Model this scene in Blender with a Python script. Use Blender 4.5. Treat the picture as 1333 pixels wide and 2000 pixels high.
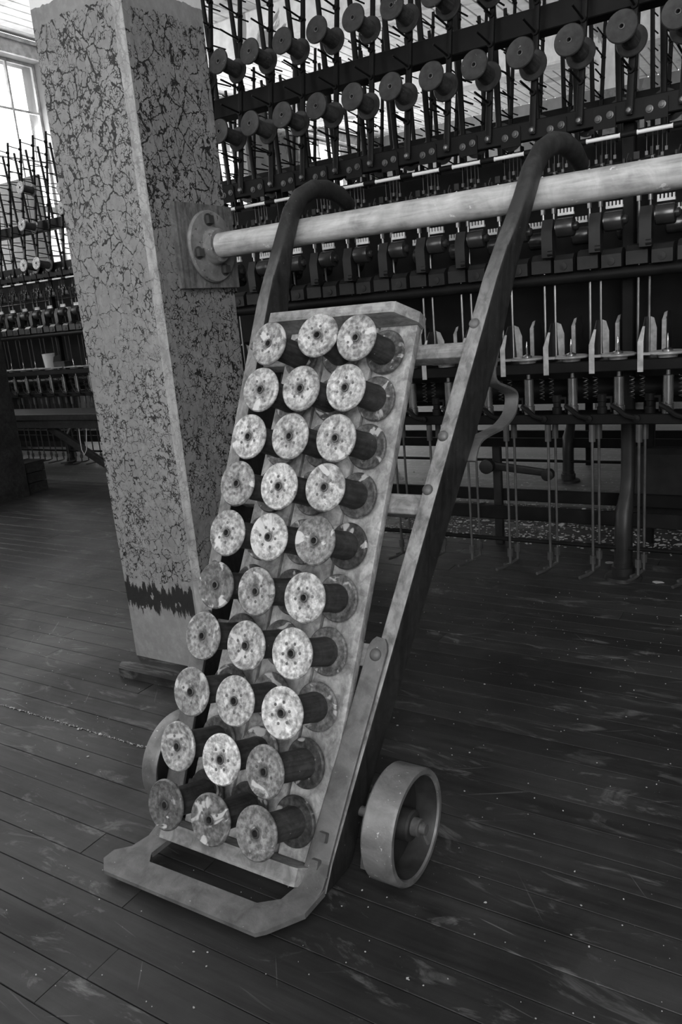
import bpy, math, random
from mathutils import Vector, Matrix
from math import sin, cos, pi, radians
random.seed(7)
S = bpy.context.scene
for o in list(bpy.data.objects): bpy.data.objects.remove(o, do_unlink=True)
C = S.collection

# ------------------------------------------------------------------ camera
cd = bpy.data.cameras.new('camera'); cam = bpy.data.objects.new('camera', cd); C.objects.link(cam)
cd.sensor_fit = 'VERTICAL'; cd.sensor_height = 36.0; cd.lens = 1513 * 36 / 2000; cd.clip_start = .05
RX, RY, RZ = Vector((.851, .056, -.522)), Vector((.518, -.252, .817)), Vector((-.086, -.966, -.244))
RX.normalize(); RZ = (RZ - RX * RZ.dot(RX)).normalized(); RY = RZ.cross(RX)
m = Matrix(((RX[0], -RX[1], -RX[2], 0), (RY[0], -RY[1], -RY[2], 0), (RZ[0], -RZ[1], -RZ[2], 1.0), (0, 0, 0, 1)))
cam.matrix_world = m
S.camera = cam

# ------------------------------------------------------------------ world, light, exposure
w = bpy.data.worlds.new('sky'); S.world = w; w.use_nodes = True
w.node_tree.nodes['Background'].inputs[0].default_value = (1, 1, 1, 1)
w.node_tree.nodes['Background'].inputs[1].default_value = 2.0
def area(name, loc, direction, sx, sy, power):
    d = bpy.data.lights.new(name, 'AREA'); d.shape = 'RECTANGLE'; d.size = sx; d.size_y = sy; d.energy = power
    o = bpy.data.objects.new(name, d); C.objects.link(o); o.location = loc
    o.rotation_euler = Vector(direction).to_track_quat('-Z', 'Z').to_euler()
    return o
WX, FY, BY, RW, CEIL = -7.0, -1.6, 13.0, 4.5, 3.95          # room planes
WIN_Z0, PW, PH, NC, NR = .95, .34, .47, 5, 6
LEFT_WIN = [-1.3, 1.3, 4.33, 7.5, 10.75]                    # window starts along the left wall
FRONT_WIN = [-5.2, -2.4, .4]                                # starts of unseen windows added behind the camera for the key light
WW, WH = PW * NC, PH * NR
for y in LEFT_WIN:
    area('window_lamp', (WX - .35, y + WW / 2, WIN_Z0 + WH / 2), (1, 0, -.12), WW, WH, 30 if y < 0 else (105 if y < 4 else 230))
for x, p in zip(FRONT_WIN, (7, 22, 165)):
    area('window_lamp', (x + WW / 2, FY - .35, WIN_Z0 + WH / 2), (0, 1, -.12), WW, WH, p)  # added key lamps out of view, set close to shape the falloff
vs = S.view_settings; vs.view_transform = 'Standard'; vs.look = 'None'; vs.gamma = 1; vs.use_curve_mapping = False
vs.exposure = 0.12

# ------------------------------------------------------------------ materials
def G(v): return (v, v, v, 1)
class NT:
    def __init__(s, name):
        s.m = bpy.data.materials.new(name); s.m.use_nodes = True; s.t = s.m.node_tree
        s.b = s.t.nodes['Principled BSDF']; s.co = None
    def n(s, ty, **k):
        nd = s.t.nodes.new(ty)
        for a, v in k.items(): setattr(nd, a, v)
        return nd
    def l(s, a, b): s.t.links.new(a, b)
    def coord(s, scale=(1, 1, 1), kind='Object', rnd=False):
        tc = s.n('ShaderNodeTexCoord'); mp = s.n('ShaderNodeMapping'); mp.inputs['Scale'].default_value = scale
        if kind == 'World': s.l(s.n('ShaderNodeNewGeometry').outputs['Position'], mp.inputs[0])
        else: s.l(tc.outputs['Object'], mp.inputs[0])
        if rnd:
            oi = s.n('ShaderNodeObjectInfo'); cb = s.n('ShaderNodeCombineXYZ'); mu = s.math('MULTIPLY', oi.outputs['Random'], 37.)
            for i in range(3): s.l(mu, cb.inputs[i])
            s.l(cb.outputs[0], mp.inputs['Location'])
        return mp.outputs[0]
    def math(s, op, a, b=None, c=None, clamp=False):
        nd = s.n('ShaderNodeMath', operation=op, use_clamp=clamp)
        for i, v in enumerate((a, b, c)):
            if v is None: continue
            if isinstance(v, (int, float)): nd.inputs[i].default_value = v
            else: s.l(v, nd.inputs[i])
        return nd.outputs[0]
    def noise(s, co, scale, detail=4, rough=.55, dist=0):
        nd = s.n('ShaderNodeTexNoise'); s.l(co, nd.inputs['Vector'])
        nd.inputs['Scale'].default_value = scale; nd.inputs['Detail'].default_value = detail
        nd.inputs['Roughness'].default_value = rough; nd.inputs['Distortion'].default_value = dist
        return nd.outputs['Fac']
    def ramp(s, f, stops):
        nd = s.n('ShaderNodeValToRGB'); s.l(f, nd.inputs[0]); e = nd.color_ramp.elements
        while len(e) < len(stops): e.new(.5)
        for i, (p, v) in enumerate(stops): e[i].position = p; e[i].color = G(v)
        return nd.outputs['Color']
    def mix(s, f, a, b, mode='MIX'):
        nd = s.n('ShaderNodeMix', data_type='RGBA', blend_type=mode)
        for i, v in ((0, f), (6, a), (7, b)):
            if isinstance(v, (int, float)): nd.inputs[i].default_value = v if i == 0 else G(v)
            else: s.l(v, nd.inputs[i])
        return nd.outputs[2]
    def out(s, col, rough=.6, metal=0, bump=None, bs=.3, bd=.004, spec=.5):
        for k, v in (('Base Color', col), ('Roughness', rough), ('Metallic', metal)):
            if isinstance(v, (int, float)): s.b.inputs[k].default_value = G(v) if k == 'Base Color' else v
            else: s.l(v, s.b.inputs[k])
        s.b.inputs['Specular IOR Level'].default_value = spec
        if bump is not None:
            bn = s.n('ShaderNodeBump'); bn.inputs['Strength'].default_value = bs; bn.inputs['Distance'].default_value = bd
            s.l(bump, bn.inputs['Height']); s.l(bn.outputs[0], s.b.inputs['Normal'])
        return s.m
M = {}
def plain(name, v, rough=.5, metal=0, var=.35, sc=14, spec=.5):
    t = NT(name); n = t.noise(t.coord(rnd=True), sc)
    M[name] = t.out(t.ramp(n, [(.3, v * (1 - var)), (.7, v * (1 + var))]), rough, metal, n, .15, .002, spec)
def grain(name, v, lo, hi, axis, rough=.6, sc=60, spec=.35, speck=0.0, kind='Object'):
    t = NT(name); s = [1, 1, 1]; s[axis] = .06; co = t.coord(tuple(s), kind, rnd=(kind == 'Object')); c2 = t.coord((1, 1, 1), kind, rnd=(kind == 'Object'))
    g = t.noise(co, sc, 6, .65, .6); b = t.noise(c2, 9, 5, .6)
    col = t.mix(.5, t.ramp(g, [(.38, v * lo), (.62, v * hi)]), t.ramp(b, [(.36, v * lo), (.64, v * hi)]))
    col = t.mix(1, col, t.ramp(t.noise(c2, 46, 5, .65, .8), [(.34, .62), (.62, 1.15)]), 'MULTIPLY')
    if speck:
        sp = t.noise(c2, 170, 2, .5); col = t.mix(t.ramp(sp, [(.74, 0), (.77, 1)]), col, speck)
    M[name] = t.out(col, rough, 0, g, .35, .002, spec)
# cracked column paint
t = NT('cracked_paint'); co = t.coord((1, 1, .85), 'World')
nz = t.n('ShaderNodeTexNoise'); t.l(co, nz.inputs['Vector']); nz.inputs['Scale'].default_value = 22; nz.inputs['Detail'].default_value = 4
va = t.n('ShaderNodeVectorMath', operation='MULTIPLY_ADD'); t.l(nz.outputs['Color'], va.inputs[0]); va.inputs[1].default_value = (.022, .022, .022); t.l(co, va.inputs[2])
def vor(scale):
    v = t.n('ShaderNodeTexVoronoi', feature='DISTANCE_TO_EDGE'); t.l(va.outputs[0], v.inputs['Vector']); v.inputs['Scale'].default_value = scale; return v.outputs['Distance']
sep = t.n('ShaderNodeSeparateXYZ'); t.l(t.n('ShaderNodeNewGeometry').outputs['Position'], sep.inputs[0]); Z = sep.outputs[2]
zb = t.math('MULTIPLY_ADD', t.noise(co, 7, 4), .10, Z)
low = t.noise(co, 5.5, 3); mid = t.noise(co, 19, 3)
zf = t.math('MULTIPLY_ADD', Z, .42, -.04, clamp=True)
jg = t.n('ShaderNodeTexNoise'); t.l(co, jg.inputs['Vector']); jg.inputs['Scale'].default_value = 95; jg.inputs['Detail'].default_value = 3
vb = t.n('ShaderNodeVectorMath', operation='MULTIPLY_ADD'); t.l(jg.outputs['Color'], vb.inputs[0]); vb.inputs[1].default_value = (.011, .011, .011); t.l(va.outputs[0], vb.inputs[2]); va = vb
zh = t.ramp(t.math('MULTIPLY_ADD', t.noise(co, 3, 2), .5, t.math('MULTIPLY', Z, .55)), [(.78, .35), (1.0, 1)])
brk = t.ramp(t.noise(co, 26, 3, .6), [(.38, 0), (.58, 1)]); br2 = t.ramp(t.noise(co, 52, 3, .6), [(.43, 0), (.56, 1)]); br3 = t.ramp(t.noise(co, 8, 3), [(.40, .1), (.60, 1)])
big = t.math('LESS_THAN', vor(23), t.math('MULTIPLY', t.math('MULTIPLY', brk, zh), .046))
sml = t.math('LESS_THAN', vor(46), t.math('MULTIPLY', br2, t.math('MULTIPLY', br3, .066)))
fin = t.math('LESS_THAN', vor(95), t.math('MULTIPLY', t.math('MULTIPLY', br2, t.ramp(t.noise(co, 6, 2), [(.42, 0), (.6, 1)])), .075))
ck = t.math('MAXIMUM', big, t.math('MAXIMUM', sml, fin))
paint = t.ramp(t.noise(co, 6, 5), [(.3, .20), (.7, .31)])
paint = t.mix(t.ramp(t.noise(co, 60, 3), [(.45, 0), (.8, .5)]), paint, .40)
up = t.math('GREATER_THAN', t.math('MULTIPLY_ADD', t.noise(co, 30, 2), .02, Z), 1.841)
edge = t.math('MULTIPLY', t.math('GREATER_THAN', t.math('SUBTRACT', sep.outputs[0], sep.outputs[1]), -3.0485), t.math('LESS_THAN', sep.outputs[1], 1.9))
paint = t.mix(t.math('MULTIPLY', edge, t.ramp(t.noise(t.coord((1, 1, .3), 'World'), 45, 5, .65), [(.38, .1), (.62, 1)])), paint, .46)
paint = t.mix(up, paint, .82)
ck = t.math('MULTIPLY', ck, t.math('GREATER_THAN', zb, .34))
ck = t.math('MULTIPLY', ck, t.math('LESS_THAN', zb, 1.835))
ck = t.math('MULTIPLY', ck, t.math('SUBTRACT', 1, t.math('MULTIPLY', edge, .7)))
st = t.coord((1, 1, .12), 'World'); zr = t.math('MULTIPLY_ADD', t.noise(st, 75, 5, .7), .17, t.math('ADD', Z, -.085))
inb = t.math('MULTIPLY', t.math('GREATER_THAN', zr, .195), t.math('LESS_THAN', zr, .272))
inb = t.math('MULTIPLY', inb, t.math('LESS_THAN', t.noise(co, 38, 4), .64))
inb = t.math('MULTIPLY', inb, t.math('LESS_THAN', sep.outputs[0], -1.515))
col = t.mix(t.math('MAXIMUM', ck, inb), paint, .022)
hgt = t.math('SUBTRACT', t.noise(co, 40, 4), t.math('MULTIPLY', ck, 1.3))
M['cracked_paint'] = t.out(col, .55, 0, hgt, .6, .004, .4)
# peeling light paint (far column, ceiling, beams, walls)
def peel(name, a, b, sc, thr):
    t = NT(name); co = t.coord((1, 1, .6), 'World'); n = t.noise(co, sc, 5, .55, .8)
    k = t.ramp(n, [(thr, 0), (thr + .015, 1)]); k2 = t.ramp(t.noise(co, sc * 6, 4), [(.3, .8), (.7, 1.1)])
    M[name] = t.out(t.mix(1, t.mix(k, a, b), k2, 'MULTIPLY'), .7, 0, n, .2)
peel('peeling_white', .78, .28, 2.4, .60); peel('ceiling_paint', .80, .55, 1.6, .6); peel('wall_paint', .22, .13, 1.3, .6)
plain('partition_paint', .03, .6)
# tin bobbin flange, brightness from the object's own colour
t = NT('tin_flange'); co = t.coord(rnd=True); oi = t.n('ShaderNodeObjectInfo')
n1 = t.noise(co, 34, 6, .62, 1.2); n2 = t.noise(co, 110, 4, .6); n3 = t.noise(co, 17, 3, .5, 1.5)
ln = t.n('ShaderNodeVectorMath', operation='LENGTH'); t.l(t.coord((1, 1, 0)), ln.inputs[0])
rg = t.noise(t.coord((1, 1, 1)), 30, 3); rd = t.math('MULTIPLY_ADD', rg, .012, ln.outputs['Value'])
ring = t.ramp(t.math('MULTIPLY', rd, 16.), [(.28, .55), (.36, 1.05), (.62, 1.1), (.70, .8), (.84, 1.05)])
c1 = t.mix(1, t.ramp(n1, [(.28, .38), (.5, .95), (.72, 1.35)]), ring, 'MULTIPLY'); c2 = t.ramp(n2, [(.36, .5), (.64, 1.3)])
base = t.mix(1, t.mix(1, oi.outputs['Color'], c1, 'MULTIPLY'), c2, 'MULTIPLY')
base = t.mix(t.ramp(n3, [(.60, 0), (.64, .75)]), base, .72)
base = t.mix(t.ramp(t.noise(co, 48, 5, .6), [(.66, 0), (.69, .7)]), base, .06)
M['tin_flange'] = t.out(base, .5, .15, n1, .4, .002)
t = NT('dark_flange'); co = t.coord(rnd=True); n1 = t.noise(co, 40, 5)
cc = t.ramp(n1, [(.3, .02), (.7, .05)]); cc = t.mix(t.ramp(t.noise(co, 55, 3), [(.70, 0), (.73, 1)]), cc, .22)
M['dark_flange'] = t.out(cc, .5, .1, n1, .2, .002)
grain('barrel_wood', .055, .45, 1.6, 2, .6, 120, .3, .45)
grain('rack_wood', .40, .4, 1.4, 2, .6, 40, .3)
grain('ledge_wood', .27, .6, 1.4, 0, .6, 40, .3)
grain('rail_wood', .24, .35, 1.6, 2, .5, 55, .45)
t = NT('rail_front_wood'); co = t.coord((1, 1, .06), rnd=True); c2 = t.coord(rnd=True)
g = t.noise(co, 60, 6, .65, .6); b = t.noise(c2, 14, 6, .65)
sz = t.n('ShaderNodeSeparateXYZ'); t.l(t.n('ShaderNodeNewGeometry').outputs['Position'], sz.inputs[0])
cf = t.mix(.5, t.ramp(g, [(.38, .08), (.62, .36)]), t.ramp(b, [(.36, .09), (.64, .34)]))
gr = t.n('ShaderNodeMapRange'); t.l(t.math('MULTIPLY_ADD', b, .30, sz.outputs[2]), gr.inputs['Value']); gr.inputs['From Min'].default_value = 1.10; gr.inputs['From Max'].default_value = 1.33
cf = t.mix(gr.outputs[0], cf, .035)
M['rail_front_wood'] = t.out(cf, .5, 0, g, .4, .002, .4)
grain('rail_side_wood', .024, .4, 1.8, 2, .5, 55, .45, .22)
grain('cross_wood', .24, .4, 1.5, 0, .55, 45, .4)
grain('backing_wood', .13, .4, 1.7, 2, .6, 60, .3)
grain('dark_wood', .03, .6, 1.5, 0, .55, 30, .3)
def worn(name, v, rough, sc, chip, thr, metal=0, dark=None):
    t = NT(name); co = t.coord(rnd=True); n = t.noise(co, sc, 5, .6, .5)
    c = t.ramp(n, [(.3, v * .6), (.7, v * 1.4)]); f = t.noise(co, sc * 7, 4, .6)
    c = t.mix(t.ramp(f, [(thr, 0), (thr + .03, 1)]), c, chip)
    if dark is not None: c = t.mix(t.ramp(t.noise(co, sc * 2.3, 5, .6), [(.63, 0), (.66, .8)]), c, dark)
    M[name] = t.out(c, rough, metal, f, .4, .002)
worn('worn_iron', .13, .5, 22, .5, .73, .2); worn('wheel_iron', .19, .45, 20, .6, .665, .25)
worn('flange_paint', .20, .55, 24, .6, .66, 0, .05)
t = NT('pipe_paint'); co = t.coord(); cx = t.coord((.12, 1, 1))
a_ = t.noise(co, 16, 6, .6, .6); b_ = t.noise(cx, 55, 5, .65, .4)
c_ = t.mix(.5, t.ramp(a_, [(.36, .24), (.64, .64)]), t.ramp(b_, [(.38, .26), (.62, .62)]))
c_ = t.mix(t.ramp(t.noise(co, 34, 5, .6), [(.66, 0), (.69, .8)]), c_, .82); c_ = t.mix(t.ramp(b_, [(.70, 0), (.74, .7)]), c_, .12)
M['pipe_paint'] = t.out(c_, .5, 0, a_, .4, .003)
plain('leg_iron', .022, .42, 0, .4, 12, .3); plain('block_iron', .018, .45, 0, .4, 16, .3); plain('separator_tin', .045, .4, .2, .5, 22); plain('roller_iron', .07, .25, .6, .3)
plain('machine_iron', .0090, .5, .0, .4, 10, .14); plain('bolt_iron', .10, .4, .5); plain('bar_iron', .007, .5, 0, .3, 14, .18)
plain('steel', .45, .22, .9, .25); plain('far_steel', .05, .4, .4); plain('dull_steel', .20, .3, .8, .3); plain('comb_white', .62, .4)
plain('tin_strip', .5, .35, .3, .3, 40); plain('glass_rod', .85, .25, 0, .05)
plain('ring_steel', .42, .3, .3, .25); plain('dish_shade_iron', .028, .55, .1, .5, 30); plain('dark_hole', .004, .9)
plain('hook_wood', .045, .38, 0, .3, 20); plain('frame_paint', .5, .5); worn('plate_iron', .135, .5, 26, .5, .70); plain('cup_white', .6, .35, 0, .1)
t = NT('paint_chip'); M['paint_chip'] = t.out(.45, .7)
t = NT('window_glass'); tr = t.n('ShaderNodeBsdfTransparent'); gl = t.n('ShaderNodeBsdfGlossy'); gl.inputs['Roughness'].default_value = .05
mx = t.n('ShaderNodeMixShader'); mx.inputs[0].default_value = .06; t.l(tr.outputs[0], mx.inputs[1]); t.l(gl.outputs[0], mx.inputs[2])
t.l(mx.outputs[0], t.t.nodes['Material Output'].inputs['Surface']); M['window_glass'] = t.m
# floor boards: dark, worn, each board its own tone
t = NT('floor_wood'); co = t.coord((.05, 1, 1), 'World'); cw = t.coord((1, 1, 1), 'World'); oi = t.n('ShaderNodeObjectInfo')
g = t.noise(co, 55, 6, .65, .4); b = t.noise(cw, 2.1, 6, .62, .7); s2 = t.noise(t.coord((.35, 1, 1), 'World'), 14, 6, .7, 1.2)
col = t.mix(.45, t.ramp(g, [(.36, .008), (.64, .032)]), t.ramp(b, [(.38, .010), (.64, .055)]))
col = t.mix(t.ramp(s2, [(.57, 0), (.70, .6)]), col, .19)
for rz, thr in ((.9, .735), (-.5, .75), (.15, .735)):
    mp = t.n('ShaderNodeMapping'); mp.inputs['Rotation'].default_value = (0, 0, rz); mp.inputs['Scale'].default_value = (.035, 1, 1)
    rt = t.n('ShaderNodeVectorRotate', rotation_type='Z_AXIS'); rt.inputs['Angle'].default_value = rz; t.l(t.n('ShaderNodeNewGeometry').outputs['Position'], rt.inputs['Vector'])
    mp.inputs['Rotation'].default_value = (0, 0, 0); t.l(rt.outputs[0], mp.inputs[0])
    col = t.mix(t.ramp(t.noise(mp.outputs[0], 90, 2, .4), [(thr, 0), (thr + .03, .45)]), col, .17)
col = t.mix(t.ramp(t.noise(cw, 230, 2, .4), [(.775, 0), (.79, .7)]), col, .35)
col = t.mix(1, col, t.ramp(oi.outputs['Random'], [(0, .75), (1, 1.3)]), 'MULTIPLY')
M['floor_wood'] = t.out(col, t.ramp(b, [(.3, .62), (.7, .42)]), 0, g, .35, .0015, .4)
t = NT('far_floor'); cw = t.coord((1, 1, 1), 'World'); bk = t.n('ShaderNodeTexBrick'); t.l(cw, bk.inputs['Vector']); bk.inputs['Scale'].default_value = 1
bk.inputs['Brick Width'].default_value = 3; bk.inputs['Row Height'].default_value = .07; bk.inputs['Mortar Size'].default_value = .002
bk.inputs['Color1'].default_value = G(.09); bk.inputs['Color2'].default_value = G(.13); bk.inputs['Mortar'].default_value = G(.01)
cf = t.mix(t.ramp(t.noise(cw, 26, 4, .6), [(.58, 0), (.64, .6)]), bk.outputs['Color'], .25)
M['far_floor'] = t.out(cf, .45, 0, None)

# ------------------------------------------------------------------ mesh helpers
class MB:
    def __init__(s): s.v = []; s.f = []
    def add(s, vs, fs):
        k = len(s.v); s.v += [tuple(p) for p in vs]; s.f += [tuple(i + k for i in q) for q in fs]; return s
    def box(s, a, b):
        (x0, y0, z0), (x1, y1, z1) = a, b
        return s.add([(x0, y0, z0), (x1, y0, z0), (x1, y1, z0), (x0, y1, z0), (x0, y0, z1), (x1, y0, z1), (x1, y1, z1), (x0, y1, z1)],
                     [(0, 3, 2, 1), (4, 5, 6, 7), (0, 1, 5, 4), (1, 2, 6, 5), (2, 3, 7, 6), (3, 0, 4, 7)])
    def bbox(s, a, b, c=.003, axis=2):
        """box with its four edges along `axis` chamfered"""
        i, j = [k for k in range(3) if k != axis]
        x0, x1, y0, y1 = a[i], b[i], a[j], b[j]
        P = [(x0 + c, y0), (x1 - c, y0), (x1, y0 + c), (x1, y1 - c), (x1 - c, y1), (x0 + c, y1), (x0, y1 - c), (x0, y0 + c)]
        return s.prism(P, axis, a[axis], b[axis])
    def prism(s, P, axis, lo, hi):
        i, j = [k for k in range(3) if k != axis]; n = len(P); vs = []
        for h in (lo, hi):
            for p in P:
                q = [0, 0, 0]; q[i] = p[0]; q[j] = p[1]; q[axis] = h; vs.append(q)
        fs = [tuple(range(n))[::-1], tuple(range(n, 2 * n))] + [(k, (k + 1) % n, (k + 1) % n + n, k + n) for k in range(n)]
        return s.add(vs, fs)
    def cyl(s, a, b, r, r2=None, n=12, caps=True):
        a = Vector(a); b = Vector(b); r2 = r if r2 is None else r2
        d = (b - a).normalized(); u = d.orthogonal().normalized(); w = d.cross(u)
        vs = [a + (u * cos(2 * pi * k / n) + w * sin(2 * pi * k / n)) * r for k in range(n)] + [b + (u * cos(2 * pi * k / n) + w * sin(2 * pi * k / n)) * r2 for k in range(n)]
        fs = [(k, (k + 1) % n, (k + 1) % n + n, k + n) for k in range(n)]
        if caps: fs += [tuple(range(n))[::-1], tuple(range(n, 2 * n))]
        return s.add(vs, fs)
    def lathe(s, prof, a=(0, 0, 0), d=(0, 0, 1), n=32):
        a = Vector(a); d = Vector(d).normalized(); u = d.orthogonal().normalized(); w = d.cross(u); vs = []; fs = []
        for r, h in prof:
            for k in range(n): vs.append(a + d * h + (u * cos(2 * pi * k / n) + w * sin(2 * pi * k / n)) * r)
        for q in range(len(prof) - 1):
            for k in range(n): fs.append((q * n + k, q * n + (k + 1) % n, (q + 1) * n + (k + 1) % n, (q + 1) * n + k))
        return s.add(vs, fs)
    def loft(s, secs, n=24):
        vs = []; fs = []
        for c, A, B, wa, wb, e in secs:
            c = Vector(c); A = Vector(A); B = Vector(B)
            for k in range(n):
                th = 2 * pi * (k + .5) / n; cx, cy = cos(th), sin(th)
                vs.append(c + A * (wa / 2 * math.copysign(abs(cx) ** (2 / e), cx)) + B * (wb / 2 * math.copysign(abs(cy) ** (2 / e), cy)))
        m = len(secs)
        for q in range(m - 1):
            for k in range(n): fs.append((q * n + k, q * n + (k + 1) % n, (q + 1) * n + (k + 1) % n, (q + 1) * n + k))
        fs += [tuple(range(n))[::-1], tuple(range((m - 1) * n, m * n))]
        return s.add(vs, fs)
    def tube(s, pts, r, n=8):
        pts = [Vector(p) for p in pts]; secs = []; up = None
        for i, p in enumerate(pts):
            d = (pts[min(i + 1, len(pts) - 1)] - pts[max(i - 1, 0)]).normalized()
            A = d.orthogonal().normalized() if up is None else (up - d * up.dot(d)).normalized()
            up = A; secs.append((p, A, d.cross(A), 2 * r, 2 * r, 2))
        return s.loft(secs, n)
    def strip(s, pts, width, th, axis=(1, 0, 0)):
        """flat bar bent along pts, broad side across `axis`"""
        pts = [Vector(p) for p in pts]; ax = Vector(axis).normalized(); secs = []
        for i, p in enumerate(pts):
            d = (pts[min(i + 1, len(pts) - 1)] - pts[max(i - 1, 0)]).normalized()
            A = (ax - d * ax.dot(d)).normalized(); wd = width[i] if isinstance(width, (list, tuple)) else width
            secs.append((p, A, d.cross(A), wd, th, 9))
        return s.loft(secs, 16)
    def mesh(s, name, ang=35):
        me = bpy.data.meshes.new(name); me.from_pydata(s.v, [], s.f); me.update()
        for p in me.polygons: p.use_smooth = True
        me.set_sharp_from_angle(angle=radians(ang))
        return me
def put(name, me, mat, parent=None, loc=(0, 0, 0), rot=None):
    if not me.materials: me.materials.append(M[mat])
    o = bpy.data.objects.new(name, me); C.objects.link(o); o.parent = parent; o.location = loc
    if rot: o.rotation_euler = rot
    return o
def tag(o, label=None, cat=None, group=None, kind=None):
    for k, v in (('label', label), ('category', cat), ('group', group), ('kind', kind)):
        if v: o[k] = v
    return o
def thing(name, loc, label, cat, group=None):
    o = bpy.data.objects.new(name, None); C.objects.link(o); o.location = loc; o.empty_display_size = .05
    return tag(o, label, cat, group)
def part(name, mb, mat, parent, label=None, world=True, ang=35):
    """mesh given in world coordinates, hung under an unrotated parent"""
    L = Vector((0, 0, 0)); p = parent
    while p is not None: L += p.location; p = p.parent
    mb.v = [tuple(Vector(q) - L) for q in mb.v] if world else mb.v
    return tag(put(name, mb.mesh(name, ang), mat, parent), label)
def recenter(mb):
    c = Vector((0, 0, 0))
    for q in mb.v: c += Vector(q)
    c /= len(mb.v); mb.v = [tuple(Vector(q) - c) for q in mb.v]; return c
ORD = ['first', 'second', 'third', 'fourth', 'fifth', 'sixth', 'seventh', 'eighth', 'ninth', 'tenth', 'eleventh', 'twelfth', 'thirteenth', 'fourteenth', 'fifteenth', 'sixteenth', 'seventeenth', 'eighteenth']

# ================================================================== SETTING
def structure(name, mb, mat, loc=(0, 0, 0)):
    o = put(name, mb.mesh(name), mat); o['kind'] = 'structure'; return o
FB0, FB1, BW = .20, 3.70, .07                       # rows of single floor boards
fl = MB().box((WX, FY, -.12), (RW, BY, -.022)); fl.box((WX, FB1, -.03), (RW, BY, 0)); fl.box((WX, FY, -.03), (RW, FB0, 0))
FLOOR = tag(structure('floor', fl, 'far_floor'), 'dark worn tongue and groove mill floor')
bm_cache = {}
yy = FB0; row = 0
while yy < FB1 - .001:
    cuts = [WX] + [c + random.uniform(-1.1, 1.1) for c in (-4.4, -1.4, 1.6)] + [RW]
    for a, b in zip(cuts, cuts[1:]):
        z = random.uniform(-.0012, .0002)
        mb = MB().bbox((a + .0008, yy + .0009, -.02), (b - .0008, yy + BW - .0009, 0), .0007, 0); c = recenter(mb)
        put('floor_board', mb.mesh('floor_board'), 'floor_wood', FLOOR, (c[0], c[1], c[2] + z))
    yy += BW; row += 1
CE = tag(structure('ceiling', MB().box((WX, FY, CEIL + .03), (RW, BY, CEIL + .15)), 'ceiling_paint'), 'white boarded ceiling with peeling paint')
me = MB().bbox((-.0635, (FY - BY) / 2, 0), (.0635, (BY - FY) / 2, .028), .006, 1).mesh('ceiling_board')
x = WX + .07
while x < RW:
    put('ceiling_board', me, 'ceiling_paint', CE, (x, (FY + BY) / 2, CEIL)); x += .135
for i, y in enumerate((-1.6, .9, 3.9, 6.9, 9.9)):
    tag(structure('trim_%d' % (i + 1), MB().bbox((WX, y, CEIL - .34), (RW, y + .30, CEIL - .002), .02, 0), 'peeling_white'), 'painted timber ceiling beam')
def wall_with_windows(name, along, plane, lo, hi, starts, out):
    mb = MB(); e = [lo]
    for s in starts: e += [s, s + WW]
    e.append(hi)
    def bx(a, b, z0, z1):
        if along == 'y': mb.box((min(plane, plane + out), a, z0), (max(plane, plane + out), b, z1))
        else: mb.box((a, min(plane, plane + out), z0), (b, max(plane, plane + out), z1))
    for i in range(0, len(e), 2): bx(e[i], e[i + 1], 0, CEIL)
    for s in starts: bx(s, s + WW, 0, WIN_Z0); bx(s, s + WW, WIN_Z0 + WH, CEIL)
    return structure(name, mb, 'wall_paint')
tag(wall_with_windows('wall_left', 'y', WX, FY, BY, LEFT_WIN, -.3), 'plastered mill wall with tall windows')
tag(wall_with_windows('wall_front', 'x', FY, WX, RW, FRONT_WIN, -.3), 'plastered mill wall behind the viewer')
tag(structure('wall_right', MB().box((RW, FY, 0), (RW + .3, BY, CEIL)), 'wall_paint'), 'plain plastered wall')
tag(structure('wall_back', MB().box((WX, BY, 0), (RW, BY + .3, CEIL)), 'wall_paint'), 'far plastered wall')
pane_me = {a: (MB().box((-.002, -PW / 2 + .008, -PH / 2 + .008), (.002, PW / 2 - .008, PH / 2 - .008)) if a == 'y' else MB().box((-PW / 2 + .008, -.002, -PH / 2 + .008), (PW / 2 - .008, .002, PH / 2 - .008))).mesh('pane') for a in 'xy'}
wn = 0
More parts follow.
